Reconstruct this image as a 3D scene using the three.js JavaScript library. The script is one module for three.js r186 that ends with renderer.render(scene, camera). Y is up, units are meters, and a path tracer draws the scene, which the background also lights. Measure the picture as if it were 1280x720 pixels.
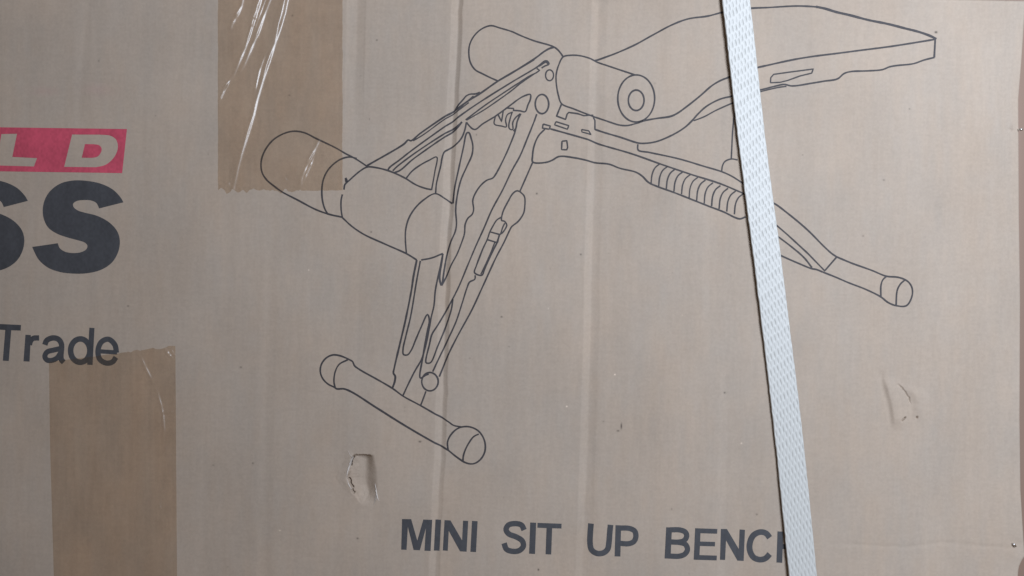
import * as THREE from 'three';
import { mergeGeometries } from 'three/addons/utils/BufferGeometryUtils.js';
import { TessellateModifier } from 'three/addons/modifiers/TessellateModifier.js';

// ---------------------------------------------------------------- camera, light, exposure
const S = 0.00031;                       // metres per drawing unit (the carton face is drawn on a 1280 x 720 raster)
const TOP = 0.12;                        // height of the carton lying flat
const scene = new THREE.Scene();
const camera = new THREE.PerspectiveCamera(40, 1280 / 720, 0.02, 20);
camera.position.set(0, TOP + (360 * S) / Math.tan(THREE.MathUtils.degToRad(20)), 0);
camera.up.set(0, 0, -1);
camera.lookAt(0, 0, 0);
scene.add(camera);

scene.background = new THREE.Color().setRGB(0.125, 0.094, 0.072);          // dim warm room round the carton
const LIGHT_AT = [0.33, 0.715, -0.28];
const windowLight = new THREE.RectAreaLight(new THREE.Color().setRGB(0.90, 0.98, 1.115), 12.1, 0.60, 0.34);
windowLight.name = 'window_light';
windowLight.position.set(...LIGHT_AT);
windowLight.up.set(1, 0, 0);
windowLight.lookAt(0.44, TOP, -0.37);
scene.add(windowLight);

const renderer = new THREE.WebGLRenderer({ antialias: true });
renderer.toneMapping = THREE.LinearToneMapping;
renderer.toneMappingExposure = 1.0;
renderer.shadowMap.enabled = true;

// ---------------------------------------------------------------- small maths
let seed = 20240611;
const rnd = () => { seed = (seed * 1664525 + 1013904223) >>> 0; return seed / 4294967296; };
const clamp = (v, a = 0, b = 1) => Math.min(b, Math.max(a, v));
const smooth = (a, b, v) => { const t = clamp((v - a) / (b - a)); return t * t * (3 - 2 * t); };
const lerp = (a, b, t) => a + (b - a) * t;
const hash = (i, j, k = 0) => { let h = (Math.imul(i, 374761393) + Math.imul(j, 668265263) + Math.imul(k, 2147483647 ^ 974711)) | 0; h = Math.imul(h ^ (h >>> 13), 1274126177); return ((h ^ (h >>> 16)) >>> 0) / 4294967296; };
function noise(x, y, k = 0) {
  const i = Math.floor(x), j = Math.floor(y), u = x - i, v = y - j, a = u * u * (3 - 2 * u), b = v * v * (3 - 2 * v);
  return lerp(lerp(hash(i, j, k), hash(i + 1, j, k), a), lerp(hash(i, j + 1, k), hash(i + 1, j + 1, k), a), b) * 2 - 1;
}
function along(table, y) {                // piecewise linear [[y, value], ...]
  if (y <= table[0][0]) return table[0][1];
  for (let i = 1; i < table.length; i++) if (y <= table[i][0]) return lerp(table[i - 1][1], table[i][1], (y - table[i - 1][0]) / (table[i][0] - table[i - 1][0]));
  return table[table.length - 1][1];
}
function toPolyline(pts, x, y) {          // [distance, share of the way along, side]
  let best = 1e9, at = 0, side = 1;
  for (let i = 0; i + 1 < pts.length; i++) {
    const [ax, ay] = pts[i], [bx, by] = pts[i + 1], dx = bx - ax, dy = by - ay;
    const t = clamp(((x - ax) * dx + (y - ay) * dy) / (dx * dx + dy * dy));
    const ex = x - ax - dx * t, ey = y - ay - dy * t, d = ex * ex + ey * ey;
    if (d < best) { best = d; at = (i + t) / (pts.length - 1); side = dx * ey - dy * ex > 0 ? 1 : -1; }
  }
  return [Math.sqrt(best), at, side];
}
const pairs = (a) => { const o = []; for (let i = 0; i < a.length; i += 2) o.push([a[i], a[i + 1]]); return o; };

// ---------------------------------------------------------------- the carton's own frame
const TURN = 0.021, CO = Math.cos(TURN), SI = Math.sin(TURN);
const X0 = -1140, X1 = 637, Z0 = -374, Z1 = 470, CX = (X0 + X1) / 2, CZ = (Z0 + Z1) / 2;   // edges and centre, drawing units
const own = (ax, ay) => { const dx = ax - 640, dz = ay - 360; return [dx * CO + dz * SI, -dx * SI + dz * CO]; };
const drawn = (rx, rz) => [640 + rx * CO - rz * SI, 360 + rx * SI + rz * CO];
const boxAt = (() => { const [a, b] = drawn(CX, CZ); return [(a - 640) * S, 0, (b - 360) * S]; })();

// relief of the cardboard face, metres, at a drawing position
const creaseA = [[-20, 575], [0, 574.5], [90, 571], [150, 567], [250, 563], [330, 558.5], [400, 557], [480, 555], [560, 553], [650, 548], [730, 545]];
const creaseB = [[-20, 750.5], [0, 750], [60, 748], [120, 746.5], [200, 744.5], [300, 742], [400, 740], [500, 737.5], [600, 734], [730, 729]];
const creaseC = [[0, 893], [270, 888], [450, 886]];
const creaseD = [[380, 913], [480, 909], [600, 908], [730, 906]];
const creaseE = [[-20, 447], [110, 444]];
const creaseF = [[250, 337], [400, 336], [600, 331], [730, 328]];
const creaseG = [[-20, 112], [30, 107], [110, 101], [200, 96]];
const creaseH = [[-20, 828], [130, 818]];
const valley = (d, l, r) => { const q = d < 0 ? d / l : d / r; return Math.exp(-q * q); };
const fold = (d, l, r) => { const q = 1 - Math.sqrt((d < 0 ? d / l : d / r) ** 2 + 0.012) ; return q > 0 ? q * Math.min(1, q * 4 + 0.2) : 0; };   // V-shaped crease, l and r wide
const dentLeft = pairs([434, 562, 440, 570, 442, 573, 439, 582, 436, 592, 434, 598, 437, 604, 440, 610, 444, 617, 449, 626]);
const slits = [pairs([441.6, 571.5, 439.5, 579, 438.6, 583]), pairs([435.8, 599, 438.3, 604.5, 440, 608.5]), pairs([440, 611, 442.6, 615.2])];
const bumpTear = pairs([1121, 480, 1127, 485, 1131, 490, 1136, 497, 1138, 504, 1137, 514]);
const bumpEdge = [[474, 1106], [480, 1108], [500, 1113.5], [515, 1116.5], [530, 1118.5]];
function relief(x, y) {
  const x00 = x, y00 = y;
  let h = 0;
  h -= 0.0016 * along([[0, 1], [300, 1], [520, 0.85], [620, 0.5], [720, 0.42]], y) * (0.6 * fold(x - along(creaseA, y) + 1.5 - 0.8 * noise(y / 14, 1, 55), 8.2, 6.2) + 0.4 * fold(x - along(creaseA, y) + 1.5, 8.2, 55));
  h += 0.00010 * valley(x - along(creaseA, y) + 13, 6, 6);
  h -= 0.0015 * along([[0, 0.8], [120, 0.7], [300, 1], [560, 1], [720, 0.5]], y) * (0.25 * fold(x - along(creaseB, y) + 1 - 0.8 * noise(y / 17, 4, 55), 9.5, 11) + 0.75 * fold(x - along(creaseB, y) + 1, 9.5, 100));
  h += 0.00006 * valley(x - along(creaseB, y) - 14, 8, 8);
  h -= 0.00045 * smooth(200, 280, y) * (1 - smooth(400, 470, y)) * fold(x - along(creaseC, y), 10, 40);
  h -= 0.00050 * smooth(430, 500, y) * fold(x - along(creaseD, y), 10, 40);
  h -= 0.00055 * (1 - smooth(60, 220, y)) * fold(x - along(creaseE, y), 14, 12);
  h -= 0.0002 * smooth(260, 400, y) * valley(x - along(creaseF, y), 6, 9);
  h -= 0.0002 * (1 - smooth(120, 200, y)) * valley(x - along(creaseG, y), 5, 5);
  h -= 0.00007 * (1 - smooth(80, 160, y)) * valley(x - along(creaseH, y), 8, 5);
  h -= 0.00012 * smooth(1020, 1080, x) * valley(y - along([[1040, 679], [1130, 684], [1180, 678], [1275, 686]], x), 3, 3);
  // slow unevenness of the board
  h += 0.00022 * noise(x / 95, y / 420, 3) + 0.00010 * noise(x / 30, y / 300, 4) + 0.00005 * noise(x / 15, y / 240, 6) + 0.00025 * noise(x / 260, y / 230, 5);
  if (x > 415 && x < 490 && y > 550 && y < 645) {                        // pushed-in dent with a torn left edge
    const jag = 1 - 0.85 * smooth(446, 452, x00);
    x += jag * (1.1 * noise(x00 / 5, y00 / 5, 50) + 0.6 * noise(x00 / 1.8, y00 / 1.8, 51)); y += 1.3 * noise(x00 / 4, y00 / 6, 52) + 0.5 * noise(x00 / 1.7, y00 / 2, 53);
    const l = along([[562, 441], [573, 442], [582, 439], [592, 436], [598, 434.5], [604, 437], [610, 440], [617, 444], [626, 449], [634, 455]], y);
    const r = along([[564, 464.5], [570, 465.5], [590, 468.5], [612, 469.5], [634, 468]], y);
    const u = (x - l) / (r - l), top = smooth(567.5, 570, y), low = 1 - smooth(608, 634, y);
    if (u > -0.4 && u < 1.25) {
      const floor = u < 0.6 ? lerp(0.42, 1, smooth(0, 0.6, u)) : 1 - smooth(0.58, 1.12, u);
      h -= 0.0025 * top * low * floor * smooth(-0.05, 0.06, u);
      h += 0.00028 * smooth(560, 572, y) * (1 - smooth(600, 625, y)) * valley((u + 0.08) * 30, 7, 2);
    }
    for (const s of slits) h -= 0.0022 * valley(toPolyline(s, x, y)[0], 0.8, 0.8);
    x = x00; y = y00;
  }
  if (x > 1085 && x < 1185 && y > 465 && y < 550) {                      // raised blister beside a shallow tear
    const e = along(bumpEdge, y), w = smooth(468, 486, y) * (1 - smooth(522, 540, y)), d = x - e;
    h += w * 0.00068 * (d < 0 ? smooth(-8, 0, d) : 1 - smooth(2, 26, d));
    h -= 0.00030 * (1 - smooth(520, 540, y)) * valley(d + 4, 3.4, 3);
    const [q] = toPolyline(bumpTear, x + 0.9 * noise(x / 2.5, y / 2.5, 54), y);
    const d2 = x - along([[476, 1118], [480, 1121], [485, 1127], [490, 1131], [497, 1136], [504, 1138], [525, 1138]], y) - 0.6 * noise(y / 3, 2, 54);
    if (d2 > 0) h += 0.0005 * smooth(478, 494, y) * (1 - smooth(508, 530, y)) * smooth(0, 11, d2) * (1 - smooth(12, 30, d2));
    h -= 0.0007 * valley(q, 0.75, 0.75) * smooth(478, 484, y) * (1 - smooth(498, 510, y));
    h -= 0.0012 * valley(toPolyline(pairs([1127, 525.5, 1131, 522]), x, y)[0], 0.9, 0.9) + 0.0012 * valley(Math.hypot(x - 1146, (y - 522) * 0.7), 1, 1);
  }
  const c = Math.hypot(x - 1267, (y - 681) * 0.9);                       // staple pressed in near the lower right corner
  h -= 0.0009 * Math.exp(-c * c / 42) + 0.0004 * valley(Math.hypot((x - 1272) / 2, y - 690), 4, 4);
  h -= 0.0006 * valley(Math.hypot(x - 1268, (y - 162) * 1.4), 3.2, 3.2);
  return h;
}
// right-hand fold is bowed, its lower corner crushed
const bow = (rz) => along([[-374, -0.5], [-300, -4], [-250, -7], [-100, -3], [0, 0.5], [150, 3], [240, 6], [300, 11], [322, 13], [329, 9], [336, 6], [345, 5], [470, 4]], rz);

function lines(from, to, step, fine, edge) {   // grid lines: coarse, refined in the given bands
  const out = [from];
  let v = from;
  while (v < to - 1e-6) {
    let s = step;
    for (const [a, b, q] of fine) if (v >= a - s && v < b) s = Math.min(s, q);
    if (v - from < edge || to - v < edge + step) s = Math.min(s, 1);
    v = Math.min(to, v + s);
    out.push(v);
  }
  return out;
}
const GX = lines(X0, X1, 4, [[-97, -58, 0.9], [80, 120, 1.1], [-218, -150, 0.55], [455, 535, 0.7], [616, 640, 1], [240, 285, 2]], 9);
const GZ = lines(Z0, Z1, 4, [[200, 286, 0.8], [104, 178, 0.8], [-212, -198, 1], [300, 335, 1.2]], 9);
const W = GX.length, D = GZ.length;
const face = new Float32Array(W * D);
const rounding = (d) => { const r = 5; return d >= r ? 0 : -(r - Math.sqrt(Math.max(0, r * r - (r - d) * (r - d)))) * S; };
for (let j = 0; j < D; j++) for (let i = 0; i < W; i++) {
  const [ax, ay] = drawn(GX[i], GZ[j]);
  const e = Math.min(GX[i] - X0, X1 - GX[i], GZ[j] - Z0, Z1 - GZ[j]);
  face[j * W + i] = relief(ax, ay) * smooth(0, 14, e) + rounding(e);
}
const find = (a, v) => { let lo = 0, hi = a.length - 1; while (hi - lo > 1) { const m = (lo + hi) >> 1; if (a[m] <= v) lo = m; else hi = m; } return lo; };
function heightOwn(rx, rz) {              // height of the meshed face, interpolated
  const i = find(GX, clamp(rx, X0, X1)), j = find(GZ, clamp(rz, Z0, Z1));
  const u = clamp((rx - GX[i]) / (GX[i + 1] - GX[i])), v = clamp((rz - GZ[j]) / (GZ[j + 1] - GZ[j]));
  return lerp(lerp(face[j * W + i], face[j * W + i + 1], u), lerp(face[(j + 1) * W + i], face[(j + 1) * W + i + 1], u), v);
}
// a drawing position as a point on the face in the carton's frame (origin at the middle of its base)
function onFace(ax, ay, lift) {
  const [rx, rz] = own(ax, ay);
  return [(rx - CX) * S, TOP + heightOwn(rx, rz) + lift, (rz - CZ) * S];
}
const uvOf = (rx, rz) => [(rx - X0) / (X1 - X0), 1 - (rz - Z0) / (Z1 - Z0)];

// ---------------------------------------------------------------- materials
const TW = 2048, TH = 1024;
function dataTexture(fill, srgb) {
  const d = new Uint8Array(TW * TH * 4);
  for (let j = 0; j < TH; j++) for (let i = 0; i < TW; i++) {
    const rx = lerp(X0, X1, (i + 0.5) / TW), rz = lerp(Z1, Z0, (j + 0.5) / TH);
    const c = fill(rx, rz), o = (j * TW + i) * 4;
    d[o] = clamp(c[0]) * 255; d[o + 1] = clamp(c[1]) * 255; d[o + 2] = clamp(c[2]) * 255; d[o + 3] = 255;
  }
  const t = new THREE.DataTexture(d, TW, TH);
  t.magFilter = THREE.LinearFilter; t.minFilter = THREE.LinearFilter;
  if (srgb) t.colorSpace = THREE.SRGBColorSpace;
  t.needsUpdate = true;
  return t;
}
const enc = (c) => (c <= 0.0031308 ? c * 12.92 : 1.055 * Math.pow(c, 1 / 2.4) - 0.055);
const flute = (rx, rz) => 0.5 * Math.sin((rx + 3 * noise(rx / 60, rz / 200, 8)) * Math.PI * 2 / 18.5) * (0.55 + 0.45 * noise(rx / 70, rz / 300, 9))
  + 0.75 * noise(rx / 11, rz / 150, 10) + 0.5 * noise(rx / 5, rz / 60, 11);
const specks = [];                         // grit and pin marks on the paper: [x, y, half width, half height, darkness]
for (const s of [[471, 50, 1, 0.8, 0.5], [160, 22.5 + 360, 1, 0.8, 0.5], [671, 242, 1, 1, 0.6], [726, 318, 1, 1, 0.5], [777, 533, 0.8, 3.4, 0.75], [773, 539, 1.6, 1, 0.5], [627, 396, 1.2, 1, 0.5],
  [301, 459, 1.2, 1, 0.4], [906, 491, 1.2, 1, 0.5], [1170.5, 40, 1.6, 1.2, 0.8], [447, 673, 1.2, 1, 0.5], [673, 712, 1, 1.2, 0.7], [946, 643, 1.2, 1, 0.4], [464, 290, 1, 0.9, 0.5], [525, 552, 1.6, 1, 0.6],
  [316, 579, 1, 1, 0.4], [1079, 295, 1, 1, 0.3], [1105, 225, 1.2, 1, 0.3], [1137, 118 + 18, 1, 1, 0.3]]) specks.push(s);
for (let i = 0; i < 38; i++) specks.push([-480 + rnd() * 1750, rnd() * 800, 0.5 + rnd() * 0.8, 0.5 + rnd() * 0.8, 0.12 + rnd() * 0.25]);
for (let i = 0; i < 10; i++) specks.push([-480 + rnd() * 1750, rnd() * 800, 0.5 + rnd() * 0.6, 0.5 + rnd() * 0.6, -0.15 - rnd() * 0.4]);
specks.push([769, 468.5, 0.9, 0.8, -0.7], [708.5, 508, 0.9, 0.8, -0.7]);
const KRAFT = [0.425, 0.357, 0.292];
function kraft(rx, rz) {
  let m = 1 + 0.012 * flute(rx, rz) + 0.028 * noise(rx / 3.1, rz / 2.2, 12) + 0.032 * noise(rx / 1.3, rz / 1.6, 13) + 0.022 * noise(rx / 2.2, rz / 18, 18) + 0.015 * noise(rx / 16, rz / 2.4, 19) + 0.04 * noise(rx / 45, rz / 60, 14) + 0.03 * noise(rx / 160, rz / 140, 15);
  const warm = 0.018 * noise(rx / 38, rz / 90, 16) + 0.012 * noise(rx / 9, rz / 24, 17);
  const [ax, ay] = drawn(rx, rz);
  const pink = 0.04 * valley(Math.hypot((ax - 55) / 1.0, (ay - 114) * 3), 16, 16) + 0.04 * valley(Math.hypot(ax - 122, (ay - 112) * 2.4), 18, 18);
  return [KRAFT[0] * m * (1 + warm + pink), KRAFT[1] * m * (1 - pink * 0.6), KRAFT[2] * m * (1 - warm)];
}
const kraftMap = (() => {
  const t = dataTexture((rx, rz) => kraft(rx, rz).map(enc), true), d = t.image.data;
  for (const [x, y, a, b, k] of specks) {
    const [rx, rz] = own(x, y), ci = (rx - X0) / (X1 - X0) * TW, cj = (Z1 - rz) / (Z1 - Z0) * TH, ra = a * TW / (X1 - X0), rb = b * TH / (Z1 - Z0);
    for (let j = Math.floor(cj - rb * 2); j <= cj + rb * 2; j++) for (let i = Math.floor(ci - ra * 2); i <= ci + ra * 2; i++) {
      if (i < 0 || j < 0 || i >= TW || j >= TH) continue;
      const f = 1 - 0.72 * k * Math.exp(-(((i + 0.5 - ci) / ra) ** 2) - ((j + 0.5 - cj) / rb) ** 2), o = (j * TW + i) * 4;
      for (let c = 0; c < 3; c++) d[o + c] = clamp(d[o + c] * f, 0, 255);
    }
  }
  return t;
})();
const paperBump = dataTexture((rx, rz) => { const v = 0.5 + 0.105 * flute(rx, rz) + 0.03 * noise(rx / 22, rz / 9, 25) + 0.03 * noise(rx / 2.6, rz / 2.6, 20) + 0.03 * noise(rx / 1.3, rz / 1.3, 21) + 0.07 * noise(rx / 14, rz / 11, 22) + 0.05 * noise(rx / 6, rz / 30, 26); return [v, v, v]; });
const inkMap = dataTexture((rx, rz) => { const v = 0.88 + 0.06 * flute(rx, rz) + 0.1 * noise(rx / 2.2, rz / 3, 23) + 0.08 * noise(rx / 30, rz / 22, 24); return [v, v, v].map(enc); }, true);
const rgb = (r, g, b) => new THREE.Color().setRGB(r, g, b);
const M = {
  board: new THREE.MeshStandardMaterial({ name: 'kraft_board', map: kraftMap, roughness: 0.82, bumpMap: paperBump, bumpScale: 0.00016, side: THREE.DoubleSide }),
  side: new THREE.MeshStandardMaterial({ name: 'kraft_side', color: rgb(0.40, 0.31, 0.235), roughness: 0.85 }),
  line: new THREE.MeshStandardMaterial({ name: 'line_ink', color: rgb(0.052, 0.049, 0.055), map: inkMap, roughness: 0.7, side: THREE.DoubleSide }),
  ink: new THREE.MeshStandardMaterial({ name: 'slate_ink', color: rgb(0.066, 0.071, 0.082), map: inkMap, bumpMap: paperBump, bumpScale: 0.00012, roughness: 0.62, side: THREE.DoubleSide }),
  red: new THREE.MeshStandardMaterial({ name: 'red_ink', color: rgb(0.62, 0.088, 0.148), map: inkMap, bumpMap: paperBump, bumpScale: 0.00012, roughness: 0.62, side: THREE.DoubleSide }),
  paper: new THREE.MeshStandardMaterial({ name: 'torn_paper', color: rgb(0.60, 0.56, 0.52), roughness: 0.95, side: THREE.DoubleSide }),
  steel: new THREE.MeshStandardMaterial({ name: 'steel_wire', color: rgb(0.72, 0.72, 0.72), metalness: 1, roughness: 0.22 }),
  tape: new THREE.MeshPhysicalMaterial({ name: 'packing_tape', color: rgb(1.0, 0.938, 0.872), transmission: 1, thickness: 0, roughness: 0.31, ior: 1.85, side: THREE.DoubleSide }),
  strap: new THREE.MeshPhysicalMaterial({ name: 'strap_plastic', color: rgb(0.575, 0.595, 0.585), roughness: 0.42, ior: 1.49, side: THREE.DoubleSide }),
};

{
  const n = 256, d = new Uint8Array(n * n * 4);
  for (let j = 0; j < n; j++) for (let i = 0; i < n; i++) {
    const a = 0.945 + 0.02 * noise(i / 30, j / 30, 90) + 0.015 * noise(i / 9, j / 11, 91) + 0.012 * noise(i / 2.5, j / 3, 92) + 0.012 * noise(i / 3, j / 60, 94), b = 0.007 * noise(i / 22, j / 40, 93), o = (j * n + i) * 4;
    d[o] = enc(clamp(a + b)) * 255; d[o + 1] = enc(clamp(a)) * 255; d[o + 2] = enc(clamp(a - b)) * 255; d[o + 3] = 255;
  }
  const t = new THREE.DataTexture(d, n, n); t.magFilter = THREE.LinearFilter; t.colorSpace = THREE.SRGBColorSpace; t.needsUpdate = true;
  M.tape.map = t;
}

// ---------------------------------------------------------------- scene helpers
function tag(o, label, category, kind) { if (label) o.userData.label = label; if (category) o.userData.category = category; if (kind) o.userData.kind = kind; return o; }
function shade(o) { o.castShadow = true; o.receiveShadow = true; return o; }
function build(pos, index, uv) {
  const g = new THREE.BufferGeometry();
  g.setAttribute('position', new THREE.Float32BufferAttribute(pos, 3));
  g.setAttribute('uv', new THREE.Float32BufferAttribute(uv || new Float32Array(pos.length / 3 * 2), 2));
  g.setIndex(index);
  g.computeVertexNormals();
  return g;
}
const counts = {};
function named(n) { const k = counts[n] = (counts[n] ?? -1) + 1; return k ? `${n}_${String(k).padStart(3, '0')}` : n; }
function part(name, geometry, material, parent) { const m = shade(new THREE.Mesh(geometry, material)); m.name = named(name); parent.add(m); return m; }
function group(name, parent) { const g = new THREE.Group(); g.name = named(name); parent.add(g); return g; }
function topLevel(name, geometry, material) {   // geometry in the carton's frame -> a thing of its own with its origin at its base
  geometry.applyMatrix4(carton.matrixWorld);
  geometry.computeBoundingBox();
  const b = geometry.boundingBox, at = [(b.min.x + b.max.x) / 2, b.min.y, (b.min.z + b.max.z) / 2];
  geometry.translate(-at[0], -at[1], -at[2]);
  const m = part(name, geometry, material, scene);
  m.position.set(...at);
  return m;
}

// ---------------------------------------------------------------- setting
{
  const g = new THREE.PlaneGeometry(3, 3, 1, 1); g.rotateX(-Math.PI / 2);
  const d = new Uint8Array(256 * 256 * 4);
  for (let j = 0; j < 256; j++) for (let i = 0; i < 256; i++) {
    const v = 1 + 0.12 * noise(i / 3, j / 40, 31) + 0.1 * noise(i / 30, j / 90, 32), o = (j * 256 + i) * 4;
    d[o] = enc(clamp(0.30 * v)) * 255; d[o + 1] = enc(clamp(0.205 * v)) * 255; d[o + 2] = enc(clamp(0.158 * v)) * 255; d[o + 3] = 255;
  }
  const t = new THREE.DataTexture(d, 256, 256); t.magFilter = THREE.LinearFilter; t.colorSpace = THREE.SRGBColorSpace; t.wrapS = t.wrapT = THREE.RepeatWrapping; t.repeat.set(5, 5); t.needsUpdate = true;
  const f = part('floor', g, new THREE.MeshStandardMaterial({ name: 'brown_floor', map: t, roughness: 0.6 }), scene);
  tag(f, 'brown floor showing as a sliver past the right edge of the carton', null, 'structure');
}

// ---------------------------------------------------------------- the carton
const carton = new THREE.Group();
carton.name = 'cardboard_carton';
carton.position.set(...boxAt);
carton.rotation.y = -TURN;
scene.add(carton);
carton.updateMatrixWorld(true);
tag(carton, 'large flat brown cardboard carton printed with a line drawing of an exercise bench', 'cardboard box');
{
  const pos = new Float32Array(W * D * 3), uv = new Float32Array(W * D * 2), idx = new Uint32Array((W - 1) * (D - 1) * 6);
  let q = 0;
  for (let j = 0; j < D; j++) for (let i = 0; i < W; i++) {
    const k = j * W + i, rx = GX[i] + bow(GZ[j]) * smooth(X1 - 40, X1, GX[i]);
    pos.set([(rx - CX) * S, TOP + face[k], (GZ[j] - CZ) * S], k * 3);
    uv.set(uvOf(GX[i], GZ[j]), k * 2);
    if (i < W - 1 && j < D - 1) { idx.set([k, k + W, k + 1, k + 1, k + W, k + W + 1], q); q += 6; }
  }
  const g = new THREE.BufferGeometry();
  g.setAttribute('position', new THREE.BufferAttribute(pos, 3)); g.setAttribute('uv', new THREE.BufferAttribute(uv, 2)); g.setIndex(new THREE.BufferAttribute(idx, 1)); g.computeVertexNormals();
  part('front_panel', g, M.board, carton);
  // four side walls below the folds, and the underside
  const wall = (pts) => {
    const p = [], ix = [];
    pts.forEach(([rx, rz], n) => {
      p.push((rx - CX) * S, TOP - 5 * S, (rz - CZ) * S, (rx - CX) * S, 0.002, (rz - CZ) * S);
      if (n) { const b = n * 2; ix.push(b - 2, b - 1, b, b, b - 1, b + 1); }
    });
    return build(p, ix);
  };
  M.side.side = THREE.DoubleSide;
  part('side_panel', wall([[X0, Z0], [X1 + bow(Z0), Z0]]), M.side, carton);
  part('side_panel', wall([[X1 + bow(Z1), Z1], [X0, Z1]]), M.side, carton);
  part('side_panel', wall([[X0, Z1], [X0, Z0]]), M.side, carton);
  part('side_panel', wall(GZ.filter((_, n) => n % 2 === 0 || n === D - 1).map((z) => [X1 + bow(z), z])), M.side, carton);
  const under = new THREE.BoxGeometry((X1 - X0 - 2) * S, 0.002, (Z1 - Z0 - 2) * S); under.translate(0, 0.0011, 0);
  part('bottom_panel', under, M.side, carton);
}

// ---------------------------------------------------------------- printing: thin ink that follows the relief of the face
const LIFT = 0.00005;
function spline(pts, straight, step = 1.6, closed = false) {
  if (!straight) {
    const c = new THREE.CatmullRomCurve3(pts.map(([x, y]) => new THREE.Vector3(x, y, 0)), closed, 'centripetal');
    const n = Math.max(4, Math.ceil(c.getLength() / step));
    return c.getSpacedPoints(n).map((p) => [p.x, p.y]);
  }
  const o = [];
  const p = closed ? [...pts, pts[0]] : pts;
  for (let i = 0; i + 1 < p.length; i++) { const n = Math.max(1, Math.ceil(Math.hypot(p[i + 1][0] - p[i][0], p[i + 1][1] - p[i][1]) / step)); for (let k = 0; k < n; k++) o.push([lerp(p[i][0], p[i + 1][0], k / n), lerp(p[i][1], p[i + 1][1], k / n)]); }
  o.push(p[p.length - 1]);
  return o;
}
function ribbon(path, width, lift = LIFT, closed = false) {   // width: number or function of share along
  const n = path.length, wmax = typeof width === 'number' ? width : 4, m = Math.max(2, Math.ceil(wmax / 1.8)), pos = [], uv = [], idx = [];
  for (let i = 0; i < n; i++) {
    const a = path[Math.max(0, i - 1)], b = path[Math.min(n - 1, i + 1)];
    let t0 = a, t1 = b;
    if (closed && (i === 0 || i === n - 1)) { t0 = path[n - 2]; t1 = path[1]; }
    let dx = t1[0] - t0[0], dy = t1[1] - t0[1]; const l = Math.hypot(dx, dy) || 1; dx /= l; dy /= l;
    const w = typeof width === 'number' ? width : width(i / (n - 1), path[i]);
    for (let k = 0; k <= m; k++) {
      const s = (k / m - 0.5) * w, x = path[i][0] - dy * s, y = path[i][1] + dx * s;
      pos.push(...onFace(x, y, lift)); uv.push(...uvOf(...own(x, y)));
      if (i && k) { const e = i * (m + 1) + k; idx.push(e - m - 2, e - m - 1, e - 1, e - 1, e - m - 1, e); }
    }
  }
  return build(pos, idx, uv);
}
let strokeNo = 0;
const wob = (w, id) => (t, p) => w * (1 + 0.13 * noise(p[0] / 9, p[1] / 9, 40 + id) + 0.08 * noise(p[0] / 2.5, p[1] / 2.5, 41 + id));
const line = (nums, w = 2.0, straight = false) => { strokeNo++; return ribbon(spline(pairs(nums), straight), wob(w, strokeNo), LIFT + (strokeNo % 7) * 0.000002); };
const ring = (cx, cy, rx, ry, w = 2.0) => { strokeNo++; const p = []; const n = Math.ceil((rx + ry) * 2.2); for (let i = 0; i <= n; i++) { const a = i / n * Math.PI * 2; p.push([cx + Math.cos(a) * rx, cy + Math.sin(a) * ry]); } return ribbon(p, wob(w, strokeNo), LIFT + (strokeNo % 7) * 0.000002, true); };
const flat = (g) => { const h = g.index ? g.toNonIndexed() : g; return h; };
function fill(polys, lift = LIFT) {        // filled print: array of {outer, holes}
  const geos = polys.map(({ outer, holes = [] }) => {
    const s = new THREE.Shape(outer.map(([x, y]) => new THREE.Vector2(x, -y)));
    for (const h of holes) s.holes.push(new THREE.Path(h.map(([x, y]) => new THREE.Vector2(x, -y))));
    return new THREE.ShapeGeometry(s).toNonIndexed();
  });
  let g = geos.length > 1 ? mergeGeometries(geos) : geos[0];
  g = new TessellateModifier(2.6, 14).modify(g);
  const p = g.attributes.position, pos = [], uv = [];
  for (let i = 0; i < p.count; i++) { const x = p.getX(i), y = -p.getY(i); pos.push(...onFace(x, y, lift)); uv.push(...uvOf(...own(x, y))); }
  const o = new THREE.BufferGeometry();
  o.setAttribute('position', new THREE.Float32BufferAttribute(pos, 3)); o.setAttribute('uv', new THREE.Float32BufferAttribute(uv, 2));
  const nrm = new Float32Array(pos.length); for (let i = 0; i < nrm.length; i += 3) nrm[i + 1] = 1;
  o.setAttribute('normal', new THREE.BufferAttribute(nrm, 3));
  return o;
}
const poly = (nums) => ({ outer: pairs(nums) });
const soft = (nums) => spline(pairs(nums), false, 1.5);
const outline = (name, parent, ...gs) => part(name, gs.length > 1 ? mergeGeometries(gs) : gs[0], M.line, parent);

const drawing = group('printed_drawing', carton);
tag(drawing, 'thin dark line drawing of a folding sit-up bench with foam rollers');
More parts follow.
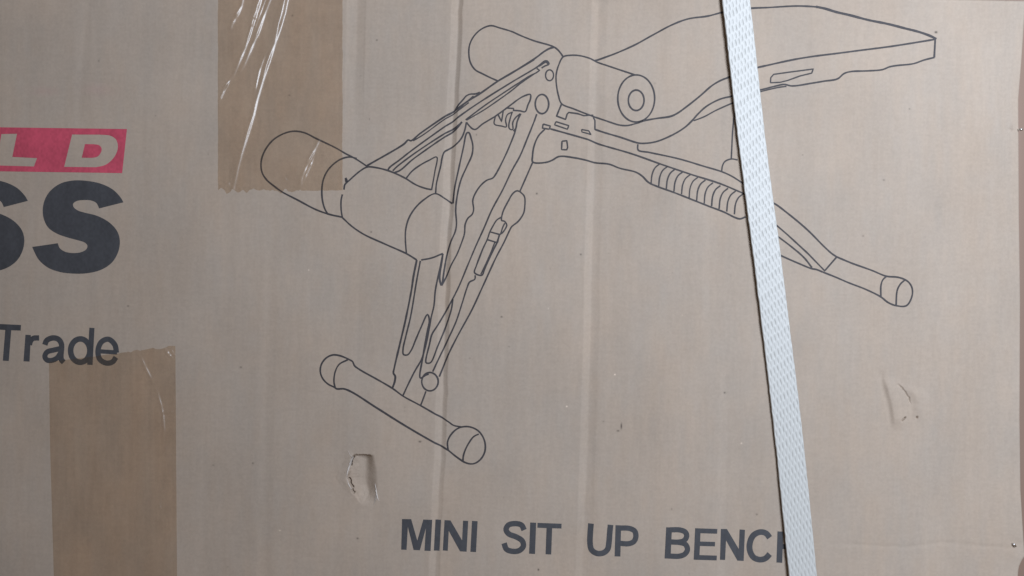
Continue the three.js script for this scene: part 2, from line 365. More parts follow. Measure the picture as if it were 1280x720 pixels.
// back pad, upper right
outline('back_pad_outline', drawing,
  line([744, 75, 752, 72.5, 770, 66, 795, 55, 815, 44, 840, 31, 860, 23.6, 885, 20, 903, 15.5, 936, 10.6, 960, 9.4, 1000, 7.6, 1022, 8.8], 2.2),
  line([1020, 8.6, 1032, 11, 1045, 15, 1060, 18.5, 1085, 25, 1110, 29.8, 1130, 35, 1150, 40, 1164, 45, 1171, 48.5], 3.0),
  line([797, 153.5, 804, 151, 820, 148, 838, 145.5, 846, 142, 860, 132, 875, 120, 890, 107, 900, 101, 910, 97, 930, 90, 945, 85, 960, 81.5, 990, 75, 1010, 71.5, 1060, 65, 1120, 57, 1170, 48.8], 2.3),
  line([1169.5, 48, 1168.2, 71.5], 2.4, true),
  line([1168.5, 71.5, 1155, 75, 1142, 79.5, 1120, 82, 1112, 83.5, 1103, 87, 1085, 88.6, 1063, 89.6, 1055, 92, 1047, 98.5, 1030, 101.5, 1015, 104, 990, 107.5, 980, 105.6, 970, 107.5, 948, 113, 914, 120.5, 900, 124, 883, 133, 872, 143, 865, 151, 855, 160, 840, 169, 820, 177, 805, 179, 798, 178.5, 775, 171, 755, 165, 744, 161], 2.2));
outline('back_pad_edge_outline', drawing, line([983, 108, 975, 109, 965, 111, 948, 115.5, 914, 129.5, 895, 138, 880, 146, 867, 151], 1.9));
outline('pad_handle_outline', drawing, line([963, 103.5, 963.5, 97, 967, 93, 985, 90.5, 1016.5, 86.3, 1014.5, 91.5, 1000, 95, 985, 100.5, 975, 103, 963, 103.5], 1.8, true));
// upper foam rollers
outline('foam_roller_outline', drawing, line([623, 101.5, 613, 97, 603, 92, 594, 87, 588, 78, 586, 66, 587, 56, 591, 47, 598, 39, 606, 34, 614, 32, 625, 35, 640, 39.5, 650, 44, 668, 51, 690, 57.5, 696, 61, 701, 66.5, 704, 71]));
outline('foam_roller_outline', drawing,
  line([795, 93.5, 770, 85, 750, 78, 738, 73, 725, 69.5, 713, 69, 704, 71, 698.5, 81, 695.3, 93, 695.5, 105, 698, 119, 702, 129.5, 717, 136, 735, 143, 745, 146, 762, 152, 775, 156, 785, 156.5, 797, 153.5]),
  ring(795.5, 122.7, 23, 29.5, 2.1));
outline('roller_core_outline', drawing, ring(795.5, 125, 9.8, 12.8, 2.2));
// hinge plate
outline('hinge_hole_outline', drawing, ring(687, 94, 5, 6.8, 1.8));
outline('hinge_hole_outline', drawing, ring(677.5, 130, 8.4, 12, 2.1));
outline('hinge_plate_outline', drawing, line([702, 130, 699, 137, 695.8, 145, 707, 149.2, 709, 142.5, 711, 140.5, 722, 142, 730, 144.6, 742, 143.5], 2, true), line([741, 144, 744, 150, 744, 161.5], 2, true));
outline('hinge_slot_outline', drawing, line([679, 155, 688, 157.5, 686.5, 161.5, 678, 160, 679, 155], 1.8, true));
outline('hinge_slot_outline', drawing, line([695, 152, 711, 157, 709.3, 161.5, 693.3, 156, 695, 152], 1.8, true));
outline('hinge_slot_outline', drawing, line([727, 161.8, 736, 163.5, 739, 168, 727.5, 165, 727, 161.8], 1.8, true));
outline('hinge_slot_outline', drawing, line([702.5, 176.5, 708.5, 175.8, 709.6, 184, 708.5, 187.2, 702, 187, 702.5, 176.5], 1.9, true));
// slanted frame tube, upper left
outline('frame_tube_outline', drawing,
  line([459, 207, 505, 180, 510.5, 174.8, 513.5, 176, 525, 167, 548, 151, 568, 138, 585, 126, 599, 117.5, 623, 101, 650, 85, 670, 72, 680, 64.5, 687, 60.5, 693, 58.8], 2.3),
  line([516.5, 176, 530, 167.8, 550, 153.2, 570, 139.6, 586, 128], 1.6), line([626, 99.5, 640, 91.5, 655, 82.5, 668, 74.5], 1.6),
  line([567, 139.5, 572, 132, 579, 124, 583, 119.5, 588, 117.4, 594, 117.2, 600, 115.3], 2), line([572, 136.5, 582, 128, 592, 120], 2));
outline('frame_tube_outline', drawing, line([485, 214, 486, 210.5, 500, 199.5, 516, 187, 545, 166, 560, 155.5, 577, 143, 596, 130, 640, 102.5, 671, 84, 683, 75.8, 686.5, 80, 681, 82.5, 677, 85], 2), line([674, 82.6, 683, 77.5, 684.8, 80], 1.8));
outline('frame_rib_outline', drawing, line([582, 149.5, 607, 131, 625, 119, 647, 104.5, 660, 96, 674, 88, 671, 85.5], 1.8), line([583, 150, 603, 138.5, 616, 130, 640, 112.8, 650, 104.6, 675, 87.5], 1.7));
outline('frame_rib_outline', drawing, line([491, 213.5, 496, 208.5, 515, 194, 540, 177, 560, 164.5, 572, 157, 577.5, 152], 2), line([493, 215.8, 500, 213, 515, 200, 530, 189, 545, 178.5, 560, 168.5, 571, 160, 577.5, 152], 2));
outline('frame_arm_outline', drawing,
  line([544.5, 242, 545.5, 230, 548, 219, 551, 207, 553, 196, 555.5, 190, 561, 186, 570, 180, 577, 172, 581, 162, 583, 152.5], 2),
  line([583, 152.5, 587, 157.5, 591, 161, 594.5, 161.5, 603, 155, 618, 146, 628, 139, 640, 130, 648, 124, 655, 120, 663, 118, 663, 124, 660, 131, 656.5, 139.5, 650, 138.5, 643, 138], 2));
outline('spring_outline', drawing, line([619, 146, 618, 155, 627, 157.5, 633, 158.5, 632, 150, 634.5, 143, 641, 140], 1.8), line([622, 142, 627, 152, 629, 139], 1.8, true), line([633, 135, 642, 135.5, 642, 139], 1.8, true));
outline('spring_outline', drawing, line([640, 141, 637.5, 149, 636, 157.5, 637, 161, 641, 162, 641, 153, 645, 146.5, 650, 142.5], 1.9), line([651, 142, 646.5, 152, 645, 160, 642, 164], 2));
// lower left foam rollers
outline('foam_roller_outline', drawing, line([459, 208, 447, 200, 440, 196, 432, 192, 420, 185, 395, 173, 380, 165.7, 366, 164, 352, 168, 340, 176, 330.5, 189, 326.3, 202, 327.3, 215, 333, 224.5, 343, 233, 352, 239.5, 372, 250, 395, 262, 412, 268, 428, 271.5], 2.1));
outline('roller_end_outline', drawing, line([446, 198, 437, 196.2, 425, 199.5, 412, 210, 405, 222, 402.4, 235, 403, 250, 406, 261, 410, 268], 2.1));
outline('foam_roller_outline', drawing,
  line([428, 272, 426.5, 262, 426.5, 250, 428, 243], 2), line([430, 237, 431, 231, 434, 227, 432, 222, 433, 228, 436, 226, 442, 220.5, 450, 213.8, 459, 208.8, 470, 209.5, 485, 213.2, 497, 218, 507, 223, 520, 231, 532, 235.5, 539.5, 237], 2.1),
  line([428, 272, 440, 283, 455, 293, 480, 304.5, 507, 316.5, 514, 320.5, 521, 325], 2.1));
outline('roller_end_outline', drawing, line([508, 316, 506.8, 300, 507.2, 287, 511, 273, 519, 260, 530, 249.5, 544, 242, 556, 248, 565.5, 254.3], 2), line([526.5, 325, 540, 322.3, 553.5, 316.8], 2));
outline('bracket_outline', drawing, line([508, 222.5, 515, 214, 525, 206.5, 536, 200.5, 546, 196.3, 543.5, 215, 539.5, 237.5], 1.9));
// leg
outline('leg_outline', drawing, line([521, 325, 517, 345, 514.5, 362, 507, 400, 500, 430, 493, 460, 492, 466.5, 494.2, 470, 493.5, 477, 490.5, 485.5], 2.4));
outline('leg_slot_outline', drawing, line([525.5, 326, 521, 350, 513.5, 395, 507.5, 420, 504, 436, 504.5, 443, 509.5, 443.5, 514, 438, 520, 424, 526, 410, 534.5, 393, 536.7, 400, 534, 415, 530, 437, 528, 447, 518, 465, 510.5, 480, 504, 494], 2), line([553.5, 317, 550, 335, 545.5, 356, 544, 365, 542.5, 382, 539, 397, 534.5, 422, 528, 450, 525.5, 472.5, 532, 469, 536, 467.5], 2.1));
outline('link_outline', drawing, line([566, 254, 568, 236, 573, 212, 579, 185, 583.5, 166, 586, 165.5, 589, 173, 591, 182, 590, 193, 583, 209, 576, 225, 571.5, 244, 569.5, 262, 570.5, 280, 569, 289, 563, 303, 558, 320, 555, 337, 551.8, 357, 549.5, 348, 552.5, 325, 553.5, 317], 2.1));
outline('link_outline', drawing, line([650, 142, 646.5, 152, 644, 164, 640, 175, 630, 198, 617.5, 221, 615, 223, 609, 225, 602, 230.5, 595, 240, 591, 250, 592, 262, 590, 268, 585, 272.5, 581.5, 280, 580.5, 292, 577, 303, 571, 318, 564, 331, 558, 345, 551.8, 357], 2));
outline('leg_bar_outline', drawing, line([671, 142.5, 668, 151, 660, 171, 650, 195, 640, 213, 628, 238, 615, 262, 605, 285, 595, 307, 584, 333, 574, 357, 565, 375, 547.5, 406, 540, 418, 537, 430, 532.5, 453, 534.5, 454, 538.5, 453, 547.5, 432, 557.5, 407, 564, 387, 566, 374], 2));
outline('leg_bar_outline', drawing, line([594, 344, 593.5, 349, 587, 352.5, 584, 359, 577, 381, 570, 402, 560, 424, 550, 445, 541, 464.5], 2), line([650, 239.5, 655.5, 245.5, 656, 258, 654.5, 266.5, 648, 276.5, 639.5, 283.5, 637, 288, 630, 303, 620, 322, 603, 359, 590, 387, 572, 420, 560, 444, 549, 471], 2));
outline('leg_bar_end_outline', drawing, line([650, 239.5, 646, 238.5, 641, 242, 635, 252, 629, 264, 627, 272, 627, 275.5, 630.5, 276.5, 633.5, 281, 632.5, 284.5, 628, 291, 624.5, 293.5, 622, 303], 2), line([631, 279, 628.5, 284, 626, 292], 1.8));
outline('latch_outline', drawing, line([626.5, 271.5, 621, 275, 616.5, 282, 612.3, 290, 609, 299.5, 604, 310, 600, 320, 595.5, 332, 593, 340.5, 596.5, 343.2, 602.5, 344, 605.5, 337, 613, 320, 621.5, 303], 2), line([618.5, 303, 611, 322, 601, 343], 1.8), line([612, 289.6, 625, 293.2], 1.9, true), line([608.7, 299.4, 622, 303.4], 1.9, true), line([624.5, 293, 621.5, 303], 2.4, true));
outline('leg_pivot_outline', drawing, ring(537.5, 477, 10.2, 11.5, 2), line([532.5, 489, 530, 496, 526, 506.5], 1.9));
// foot bar
outline('foot_bar_outline', drawing, line([418, 484, 410, 480, 403.3, 473, 400.4, 464, 402, 455, 408, 447.3, 416, 443.7, 425, 444.6, 437, 449.5, 441, 452, 443.3, 457, 450, 462, 470, 473.2, 491, 485.5, 504, 495, 526, 507, 545, 518, 560, 527.3, 567, 532, 577, 534], 2.1),
  line([417.5, 483.5, 421, 486, 430, 486, 440, 490, 470, 509, 500, 528, 525, 543, 540, 551.5, 560, 563], 2.4));
outline('foot_cap_outline', drawing, line([435, 449.5, 424, 455.5, 419, 465, 417.5, 477, 419, 484.5], 2));
outline('foot_cap_outline', drawing, line([560, 563, 559.3, 553, 563, 544.5, 570, 537.2, 577, 534, 587, 533.7, 597, 538, 603.6, 546, 606.6, 556, 605.6, 566, 600, 575, 592, 579.8, 583, 579, 572, 572.5, 560, 563], 2.2));
outline('foot_cap_outline', drawing, line([598.5, 542.6, 592, 546, 586, 554, 581, 564, 579, 571, 578.6, 577.5], 2));
// support arm to the right
outline('support_arm_outline', drawing, line([688, 161, 720, 170, 740, 176, 750, 180, 790, 192, 830, 206.5, 865, 218.5, 900, 229.5, 930, 242, 950, 249, 966, 253.5, 985, 267, 1010, 288, 1030, 308, 1040, 317, 1046, 321], 2.1),
  line([681, 161.5, 673, 170, 667.5, 183, 665.7, 195, 666, 202.5, 682, 203, 690, 200.4, 699, 195.6, 720, 197.6, 745, 203, 762, 205, 775, 210, 795, 215, 803, 220, 811, 228, 823, 233.5, 842, 240.5, 880, 255.5, 905, 265, 919, 272, 925, 273.6, 932, 271], 2.1), line([666, 202.5, 661, 214, 650, 239], 2));
outline('support_arm_outline', drawing, line([797.5, 180, 798, 187.3, 812, 190.4, 850, 199, 880, 208, 902, 214.6, 914, 220, 928, 229, 945, 243], 2), line([902, 214.5, 903, 207.5, 906, 202, 914, 198.8, 922, 200], 1.8), line([919, 130, 916, 160, 914, 198], 1.8));
const hatch = [];
for (let k = 0; k < 12; k++) { const x = 825 + k * 9.45, y = 204.6 + k * 3.42; hatch.push([x, y]); }
const grip = group('grip_rings', carton);
for (const [x, y] of hatch) part('grip_ring_outline', line([x, y, x - 6, y + 5, x - 9.6, y + 13, x - 11, y + 24.5 + (x > 870 ? 1.2 : 0)], 1.9), M.line, grip);
outline('support_brace_outline', drawing, line([966, 277, 971, 282, 985, 294, 1010, 317, 1031, 338.5, 1046, 321.3], 2, true), line([960, 286, 971.5, 295, 990, 309, 1005, 322, 1015, 334.5], 2), line([965, 314, 975, 319, 1000, 330, 1014, 335.6, 1021, 337, 1028, 339.8], 2.1));
outline('rear_foot_outline', drawing, line([1046, 321, 1065, 329, 1090, 338, 1108, 345.2, 1122, 346.5, 1130, 349, 1136, 353, 1140, 360, 1140, 370, 1133, 382, 1120, 382, 1110, 378, 1101, 371, 1083, 362, 1060, 353, 1045, 346.5, 1028, 339.8], 2.1));
outline('foot_cap_outline', drawing, line([1108, 345.5, 1103.5, 350, 1101.3, 357, 1101.2, 371], 2));
outline('foot_cap_outline', drawing, line([1131, 350, 1125.5, 355, 1121.5, 363, 1120, 382], 2));

// red banner, letters left bare in it
const dOuter = [[90, 168], ...soft([125, 168.2, 138, 169.6, 145, 174.5, 147.2, 183, 145, 192, 139, 200.5, 131, 206.3, 120, 209]), [80, 208.5]];
const dInner = [[106, 180], ...soft([117, 180.2, 124, 181.6, 127, 186, 125.5, 191.5, 121.5, 195.8, 115, 197.2]), [102, 197]];
const banner = part('red_banner', fill([{ outer: pairs([-330, 154.5, 158.5, 161.2, 152.5, 216.3, -337, 209]), holes: [pairs([1.5, 167.4, 21, 167, 15, 196, 46, 197.5, 42, 208, -6, 206.6]), dOuter] }, { outer: dInner }]), M.red, carton);
tag(banner, 'red printed banner with bare letters L and D');
// big slate letters
const bigS = [[154, 252.8], [124, 260.5], ...soft([124, 260.5, 120.5, 253.8, 114, 250.6, 105, 250, 96, 251.2, 91.3, 254.5, 92, 259, 98, 263.4, 106, 265.8, 122, 270, 137, 278.4, 146.6, 289.5, 149.7, 301, 147.6, 315, 140, 328, 127, 337, 110, 341.4, 92, 342, 75, 340, 60, 334.6, 48.5, 325, 42.5, 314.5, 40, 308.6]), ...soft([72, 304, 74.5, 310, 81, 314.5, 92, 316.3, 102, 315, 108, 311.4, 109.3, 307, 106, 303.2, 97, 300.2, 85, 297, 71, 292, 60, 284.5, 54.5, 274, 53, 262, 55.6, 249.5, 62.5, 238.5, 75, 229.5, 91, 225.6, 108, 226, 126, 229.6, 140.5, 236.6, 150, 246, 154, 252.5])];
const logo = group('logo_lettering', carton); tag(logo, 'big heavy dark slate letters SS');
part('letter', fill([{ outer: bigS.map(([x, y]) => [x - 119.7, y - 1.8]) }]), M.ink, logo);
part('letter', fill([{ outer: bigS }]), M.ink, logo);

const ink = (parent, ...gs) => { const g = gs.map((q) => { const f = q.index ? q.toNonIndexed() : q; return f; }); return part('letter', g.length > 1 ? mergeGeometries(g) : g[0], M.ink, parent); };
let pen = 0;
const stroke = (nums, w) => { pen++; return ribbon(spline(pairs(nums), false, 1.3), w, LIFT + (pen % 9) * 0.0000025); };
const block = (...nums) => { pen++; return fill([poly(nums)], LIFT + (pen % 9) * 0.0000025); };
const oval = (cx, cy, rx, ry, w) => { pen++; const p = []; for (let i = 0; i <= 48; i++) { const a = i / 48 * Math.PI * 2; p.push([cx + Math.cos(a) * rx, cy + Math.sin(a) * ry]); } return ribbon(p, w, LIFT + (pen % 9) * 0.0000025, true); };
const trade = group('slogan_lettering', carton); tag(trade, 'dark slate printed word Trade');
ink(trade, block(-9, 404.6, 26.2, 406.2, 25.8, 413.2, 14, 412.8, 11, 451.2, 3.4, 450.8, 6.4, 412.5, -9.4, 411.6));
ink(trade, block(31.8, 418.4, 38.6, 418.8, 37, 452, 29.4, 451.6), stroke([36.8, 431, 38.6, 425.6, 42, 422.8, 49, 422.4], 6.6));
ink(trade, stroke([56.2, 431, 58.5, 425.6, 66, 422.4, 73, 424, 77, 430, 76.4, 445, 77, 449.6, 80, 452.8], 6.8), stroke([76, 435.6, 67, 437.6, 59, 440, 56.2, 445.6, 59, 450, 65, 450.4, 71.5, 447.4, 76, 441], 6.4));
ink(trade, block(112, 409.6, 118.4, 410, 116, 456.2, 109.2, 455.8), oval(100.6, 438.2, 12, 14.6, 7));
ink(trade, stroke([123.5, 439, 146.5, 440.6], 5.2), stroke([145.6, 441, 143.6, 431, 135.6, 424, 127, 427.4, 122.8, 438, 125, 449, 133, 453.8, 140.6, 452.4, 145, 446.6], 6.6));
const title = group('title_lettering', carton); tag(title, 'dark slate printed words MINI SIT UP BENCH along the bottom');
ink(title, block(502.6, 648.8, 514, 649, 521.6, 676, 529.2, 649.4, 540.2, 649.8, 538.2, 688.8, 530.6, 688.4, 532.4, 660, 524.8, 688, 517, 687.6, 509.8, 658.5, 508.2, 687.4, 501.5, 687));
ink(title, block(544.2, 650, 551.2, 650.4, 549.2, 689.2, 542.2, 688.8));
ink(title, block(555.6, 650.6, 563, 651, 577.6, 676, 578.8, 651.2, 585.2, 651.5, 583.2, 690, 575, 689.6, 560.8, 664, 559.6, 689, 553.4, 688.6));
ink(title, block(590, 651.3, 597, 651.7, 595, 690.4, 588, 690));
ink(title, stroke([655.2, 662.5, 652, 656.4, 644, 654.5, 635.6, 656.4, 632.6, 662, 636, 667.4, 645, 671, 652.8, 676, 654.2, 682.6, 649, 688.2, 640.4, 689.2, 633, 686.4, 630.2, 679], 6.8));
ink(title, block(662.8, 653, 670.2, 653.3, 668.8, 692.4, 661.4, 692));
ink(title, block(672, 653.4, 702, 654.6, 701.8, 660.6, 690.2, 660.2, 689, 693, 682, 692.7, 683.2, 660, 671.8, 659.5));
ink(title, stroke([739, 655, 738, 668, 737.8, 680, 739.6, 687.6, 746, 692, 754, 691.6, 759.6, 687, 761.4, 678, 762.4, 666, 763.4, 656.4], 7));
ink(title, block(769.6, 656.8, 776.6, 657, 775.6, 696, 768.4, 695.8), stroke([774, 660.4, 787, 660.8, 793.4, 664, 795, 670.6, 792.4, 677, 786, 679.8, 774, 679.4], 6.6));
ink(title, block(832.6, 658.8, 839.8, 659, 838, 698, 830.6, 697.8), stroke([837, 662, 850, 662.2, 856.6, 665, 858.2, 670, 855.2, 675.2, 849, 677.2, 836, 677], 6.6), stroke([846, 677.2, 856.4, 680, 859.2, 686.4, 856, 692.2, 849, 694.9, 834, 694.6], 6.6));
ink(title, block(868.8, 660, 896.6, 661, 896.2, 667, 875.4, 666.3, 875, 676.6, 893.8, 677.2, 893.5, 682.8, 874.8, 682.2, 874.2, 693.6, 896, 694.3, 895.6, 700.3, 867, 699.4));
ink(title, block(901.2, 661.2, 909, 661.6, 923.8, 686.6, 924.8, 662, 931.4, 662.5, 929.8, 701.4, 922, 701, 907.8, 675.6, 906.6, 700.2, 900, 699.8));
ink(title, stroke([962, 672, 957.6, 666.6, 950, 665, 942, 669, 937.6, 678, 937.4, 688, 942, 696.6, 950, 699.4, 957, 697.6, 962, 692.4], 7.2));
ink(title, block(971.8, 664, 979, 664.4, 978.4, 680, 985, 680.3, 994, 680.6, 994.6, 665, 1001.6, 665.4, 1000, 704.4, 993, 704, 993.6, 686.6, 978.2, 686, 977.6, 703.3, 970.4, 702.9));

// ---------------------------------------------------------------- damage: slivers of torn paper, staples
function sliver(nums, width, rise, lean) {  // a curled lip of paper standing along a tear
  const p = spline(pairs(nums), false, 0.8), pos = [], idx = [], n = p.length;
  p.forEach(([x, y], i) => {
    const t = i / (n - 1), f = Math.sin(Math.PI * clamp(t * 0.96 + 0.02)) * (0.75 + 0.35 * noise(x / 2.1, y / 2.3, 60));
    for (let k = 0; k < 4; k++) { const s = k / 3; pos.push(...onFace(x + lean * width * s * f, y - 0.3 * width * s * f, 0.00003 + rise * Math.sin(s * 1.4) * f)); if (i && k) { const e = i * 4 + k; idx.push(e - 5, e - 4, e - 1, e - 1, e - 4, e); } }
  });
  return build(pos, idx);
}
part('torn_edge', sliver([435, 563, 438, 568, 441, 571.5, 439.6, 576, 437.4, 584, 434.6, 592, 433.6, 598], 2.6, 0.00035, -0.7), M.paper, carton);
part('torn_edge', sliver([434, 598, 436, 604, 439, 610, 442, 616], 1.8, 0.0003, -0.8), M.paper, carton);
part('torn_edge', sliver([468.6, 604, 470.6, 612, 472.6, 622, 474, 627], 2.2, 0.0004, -0.9), M.paper, carton);
part('torn_edge', sliver([469, 617, 468.4, 624, 466.6, 632], 2.4, 0.0004, 0.9), M.paper, carton);
function wire(ax, ay, bx, by, r, lift) {
  const a = new THREE.Vector3(...onFace(ax, ay, lift)), b = new THREE.Vector3(...onFace(bx, by, lift)), m = a.clone().lerp(b, 0.5); m.y += r * 0.6;
  const dn = new THREE.Vector3(0, -0.0012, 0);
  return new THREE.TubeGeometry(new THREE.CatmullRomCurve3([a.clone().add(dn), a, m, b, b.clone().add(dn)], false, 'centripetal'), 26, r, 8);
}
part('staple', wire(1273.5, 162, 1276.5, 162.4, 0.00036, 0.0006), M.steel, carton);
part('staple', wire(1265.4, 679.4, 1268.6, 682.6, 0.00042, 0.0007), M.steel, carton);

// ---------------------------------------------------------------- packing tape
function tapeFilm(left, right, y0, y1, wrinkles, step, lift = 0.00011) {  // left, right: x at a height; y0, y1: ends at a share across
  const nv = Math.ceil((y1(0.5) - y0(0.5)) / step), nu = Math.ceil((right(300) - left(300)) / step), pos = [], uv = [], idx = [];
  const boxes = wrinkles.map((w) => ({ ...w, x0: Math.min(...w.p.map((q) => q[0])) - 9, x1: Math.max(...w.p.map((q) => q[0])) + 9, y0: Math.min(...w.p.map((q) => q[1])) - 9, y1: Math.max(...w.p.map((q) => q[1])) + 9 }));
  for (let j = 0; j <= nv; j++) for (let i = 0; i <= nu; i++) {
    const u = i / nu, y = lerp(y0(u), y1(u), j / nv), x = lerp(left(y), right(y), u);
    const [rx, rz] = own(x, y);
    let h = lift + 0.00001 * noise(x / 6, y / 9, 70) ;
    for (const w of boxes) if (x > w.x0 && x < w.x1 && y > w.y0 && y < w.y1) {
      const [d, t] = toPolyline(w.p, x, y);
      if (d < w.w * 3) h += w.h * Math.exp(-((d / w.w) ** 2)) * (w.fade ? w.fade(t) : Math.sin(Math.PI * clamp(0.04 + t * 0.92))) * (0.85 + 0.3 * noise(t * 9, w.h * 1e5, 71));
    }
    const over = Math.max(0, Z0 - rz, rz - Z1) * S;       // wraps down over the fold
    const fold = Math.max(0, 5 - Math.min(rz - Z0, Z1 - rz)) * S;
    pos.push((rx - CX) * S, TOP + heightOwn(rx, rz) + h - over, (clamp(rz, Z0 - 0.4, Z1 + 0.4) - CZ) * S); uv.push(u, j / nv);
    if (i && j) { const e = j * (nu + 1) + i; idx.push(e - nu - 2, e - 1, e - nu - 1, e - nu - 1, e - 1, e); }
  }
  return build(pos, idx, uv);
}
{
  const rip = (u) => { const x = 273 + u * 155; return 238.6 - 0.6 * u + (x < 376 ? (4.2 * Math.abs(((x / 13.5) % 1) - 0.5) * 2 - 2.2) + 2.2 * noise(x / 4, 1, 72) : 0.4 * noise(x / 6, 2, 72)); };
  const g = tapeFilm((y) => 272.4 + 0.35 * noise(y / 22, 0, 73) + 0.2 * noise(y / 5, 0, 75), (y) => 428.2 + 0.35 * noise(y / 18, 4, 73) + 0.25 * noise(y / 4, 4, 75), () => -36, rip, [
    { p: pairs([330, -20, 324, 3, 317, 24, 312, 42, 305, 62, 299, 76, 292, 93, 287, 100]), w: 2.1, h: 0.0006 },
    { p: pairs([345, -20, 336, 2, 329, 20, 322, 40, 317, 52, 311, 66, 305, 80, 297, 95]), w: 2.1, h: 0.0006 },
    { p: pairs([338, -20, 331, 0, 324, 20, 317, 40, 311, 58]), w: 1.3, h: 0.00026 },
    { p: pairs([321, -12, 316, 10, 310, 32, 304, 50]), w: 1.2, h: 0.0002 }, { p: pairs([289, 95, 282, 108, 276, 121, 274, 127]), w: 1.5, h: 0.00052 },
    { p: pairs([362, -14, 354, 6, 350, 24, 344, 42, 338, 56]), w: 1.3, h: 0.00026 }, { p: pairs([351, 0, 346, 20, 341, 40]), w: 1.1, h: 0.0002 },
    { p: pairs([325, -16, 318, 20, 313, 34]), w: 4.2, h: 0.0008 },
    { p: pairs([366, -20, 357, 1, 354, 16, 348, 36, 344, 50, 340, 62, 333, 82, 328, 99, 320, 126, 316, 144, 311, 160, 303, 186, 297, 208, 291, 236]), w: 2.3, h: 0.00066, fade: (t) => 1 - smooth(0.55, 1, t) * 0.45 },
    { p: pairs([360, -20, 351, 14, 344, 36, 338, 54]), w: 4.0, h: 0.0008 },
    { p: pairs([335, 60, 329, 74, 324, 88, 321, 101, 318, 118, 316, 135]), w: 1.5, h: 0.00036 },
    { p: pairs([309, 150, 303, 170, 297, 190, 291, 212, 285, 234]), w: 2.2, h: 0.0002 },
    { p: pairs([400, 172, 394, 184, 388, 196, 382, 210, 377, 222, 375, 233]), w: 2.1, h: 0.0006 },
    { p: pairs([393, 194, 388, 206, 383, 217, 379, 227]), w: 1.1, h: 0.0004 },
    { p: pairs([305, -10, 301, 8, 295, 20, 289, 31, 287, 39]), w: 2.2, h: 0.0006 },
    { p: pairs([274, 70, 286, 67, 299, 61]), w: 1.8, h: 0.0004 },
    { p: pairs([287, 100, 282, 108, 276, 115]), w: 1.6, h: 0.0004 },
    { p: pairs([280, 236, 285, 229, 288, 237]), w: 1.3, h: 0.00025 }, { p: pairs([296, 230, 300, 236, 306, 230]), w: 1.2, h: 0.0002 }, { p: pairs([354, 221, 359, 226]), w: 1, h: 0.0002 },
    { p: pairs([312, 233, 318, 238, 324, 233]), w: 1.3, h: 0.0002 }, { p: pairs([338, 236, 346, 232, 356, 238]), w: 1.2, h: 0.0002 },
  ], 0.75);
  tag(topLevel('packing_tape', g, M.tape), 'brown see-through tape strip with shiny wrinkles, running from the top edge over the drawn roller', 'tape');
  const top = (u) => { const x = 62 + u * 158; return lerp(452.5, 432.6, u) + (x > 160 ? 1.6 * noise(x / 4, 3, 74) : 0.5 * noise(x / 7, 3, 74)); };
  const g2 = tapeFilm((y) => along([[430, 61.2], [560, 63], [720, 67.4], [840, 70]], y), (y) => along([[430, 219.2], [720, 221.8], [840, 223]], y), top, () => 860, [
    { p: pairs([172, 440, 177, 449, 182, 460, 187, 470, 192, 480]), w: 1.5, h: 0.00052 }, { p: pairs([192, 479, 197, 492, 201, 506, 204, 520, 205, 538, 204, 556]), w: 1.5, h: 0.00052 },
    { p: pairs([191, 478, 201, 475, 211, 473, 219, 469]), w: 1.5, h: 0.00052 }, { p: pairs([204, 516, 212, 515, 220, 515]), w: 1.4, h: 0.0005 },
    { p: pairs([204, 433, 210, 442, 217, 449]), w: 1.4, h: 0.00055 }, { p: pairs([212, 434, 216, 441, 219, 446]), w: 1.1, h: 0.0004 }, { p: pairs([206, 556, 208, 566]), w: 1.2, h: 0.0003 },
    { p: pairs([200, 624, 200, 631, 201, 639]), w: 1.1, h: 0.00042 }, { p: pairs([183, 655, 200, 654, 213, 650, 219, 647]), w: 1.5, h: 0.00042 }, { p: pairs([166, 548, 167, 560]), w: 1.2, h: 0.0001 },
  ], 0.95);
  tag(topLevel('packing_tape', g2, M.tape), 'strip of brown see-through tape at lower left, its torn end overlapping the word Trade', 'tape');
}

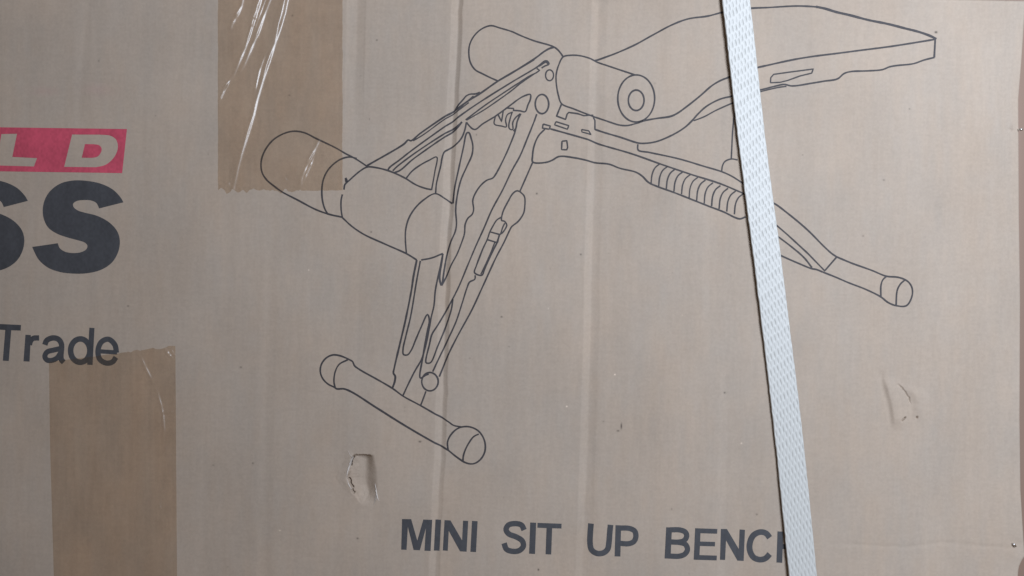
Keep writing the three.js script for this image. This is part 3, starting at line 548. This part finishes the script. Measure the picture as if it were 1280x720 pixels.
// ---------------------------------------------------------------- woven strap, standing a little off the face
{
  const leftEdge = new THREE.CatmullRomCurve3([[-60, 893.5], [0, 901], [180, 922], [360, 945.2], [540, 966.8], [720, 984.5], [860, 998]].map(([y, x]) => new THREE.Vector3(x, y, 0)));
  const curve = leftEdge.getSpacedPoints(400);
  const halfW = 17.15, cross = 66, pos = [], uv = [], idx = [];
  // path of the strap's middle: down the far side, over the face, down the near side
  const mid = curve.map((p, i) => {
    const a = curve[Math.max(0, i - 1)], b = curve[Math.min(400, i + 1)]; const t = b.clone().sub(a).normalize();
    return { x: p.x + halfW, y: p.y, n: [t.y, -t.x] };
  });
  const liftAt = (y) => along([[-20, 0.0015], [60, 0.0015], [180, 0.0009], [300, 0.0011], [450, 0.0009], [560, 0.0010], [720, 0.0016], [860, 0.0008]], y);
  const rows = [];
  const total = curve.length, at = (s) => { const f = clamp(s) * (total - 1), i = Math.min(total - 2, Math.floor(f)), t = f - i; return { x: lerp(mid[i].x, mid[i + 1].x, t), y: lerp(mid[i].y, mid[i + 1].y, t), n: mid[i].n }; };
  const N = 1500;
  for (let k = 0; k <= N; k++) rows.push(at(k / N));
  const len = leftEdge.getLength() / N;
  const weave = (u, v) => { u += 0.35 * noise(v / 13, u / 9, 81); u -= 0.1 * v; v += 0.55 * u + 1.2 * noise(u / 4, v / 30, 82); const c = Math.cos(u * Math.PI * 2 / 4.75) * Math.cos(v * Math.PI / 8.8); return -0.00017 * (1 + 0.4 * noise(u / 3, v / 6, 83)) * smooth(-0.15, 1.0, c) + 0.00004 * Math.cos(u * Math.PI * 2 / 4.75 + Math.PI) * 0.5; };
  const thick = 0.00055;
  let nv = 0;
  const ring2 = [];
  for (let k = 0; k <= N; k++) {
    const r = rows[k], base = [];
    for (let side = 0; side < 2; side++) for (let i = 0; i <= cross; i++) {
      const u = (side ? 1 - i / cross : i / cross) * 2 - 1, e = 1 - Math.abs(u);
      const x = r.x + r.n[0] * u * (halfW + 0.25 * noise(k * len / 6, u > 0 ? 5 : 9, 80)), y = r.y + r.n[1] * u * halfW;
      const [rx, rz] = own(x, y);
      const roundIn = e < 0.05 ? -0.00022 * (1 - Math.sqrt(1 - (1 - e / 0.05) ** 2)) : 0;
      const out = Math.max(0, Z0 - rz, rz - Z1) * S;
      const inEdge = Math.max(0, Math.min(rz - Z0, Z1 - rz));
      let h = TOP + liftAt(y) - (0.0002 * u) * Math.sin(y / 130) + (side ? 0 : thick + roundIn + weave(u * halfW, k * len) * smooth(0, 0.06, e));
      if (out > 0) h -= Math.pow(out / (22 * S), 1.5) * 0.03;
      pos.push((rx - CX) * S, h, (clamp(rz, Z0 - 5 - (side ? 0 : 2), Z1 + 5 + (side ? 0 : 2)) - CZ) * S); uv.push(u, k / N);
    }
    const per = (cross + 1) * 2;
    if (k) for (let i = 0; i < per; i++) { const a = (k - 1) * per + i, b = (k - 1) * per + (i + 1) % per, c = k * per + i, d = k * per + (i + 1) % per; idx.push(a, c, b, b, c, d); }
  }
  tag(topLevel('packing_strap', build(pos, idx, uv), M.strap), 'white woven-textured plastic strap running across the carton over the end of the printed word', 'strap');
}

renderer.render(scene, camera);
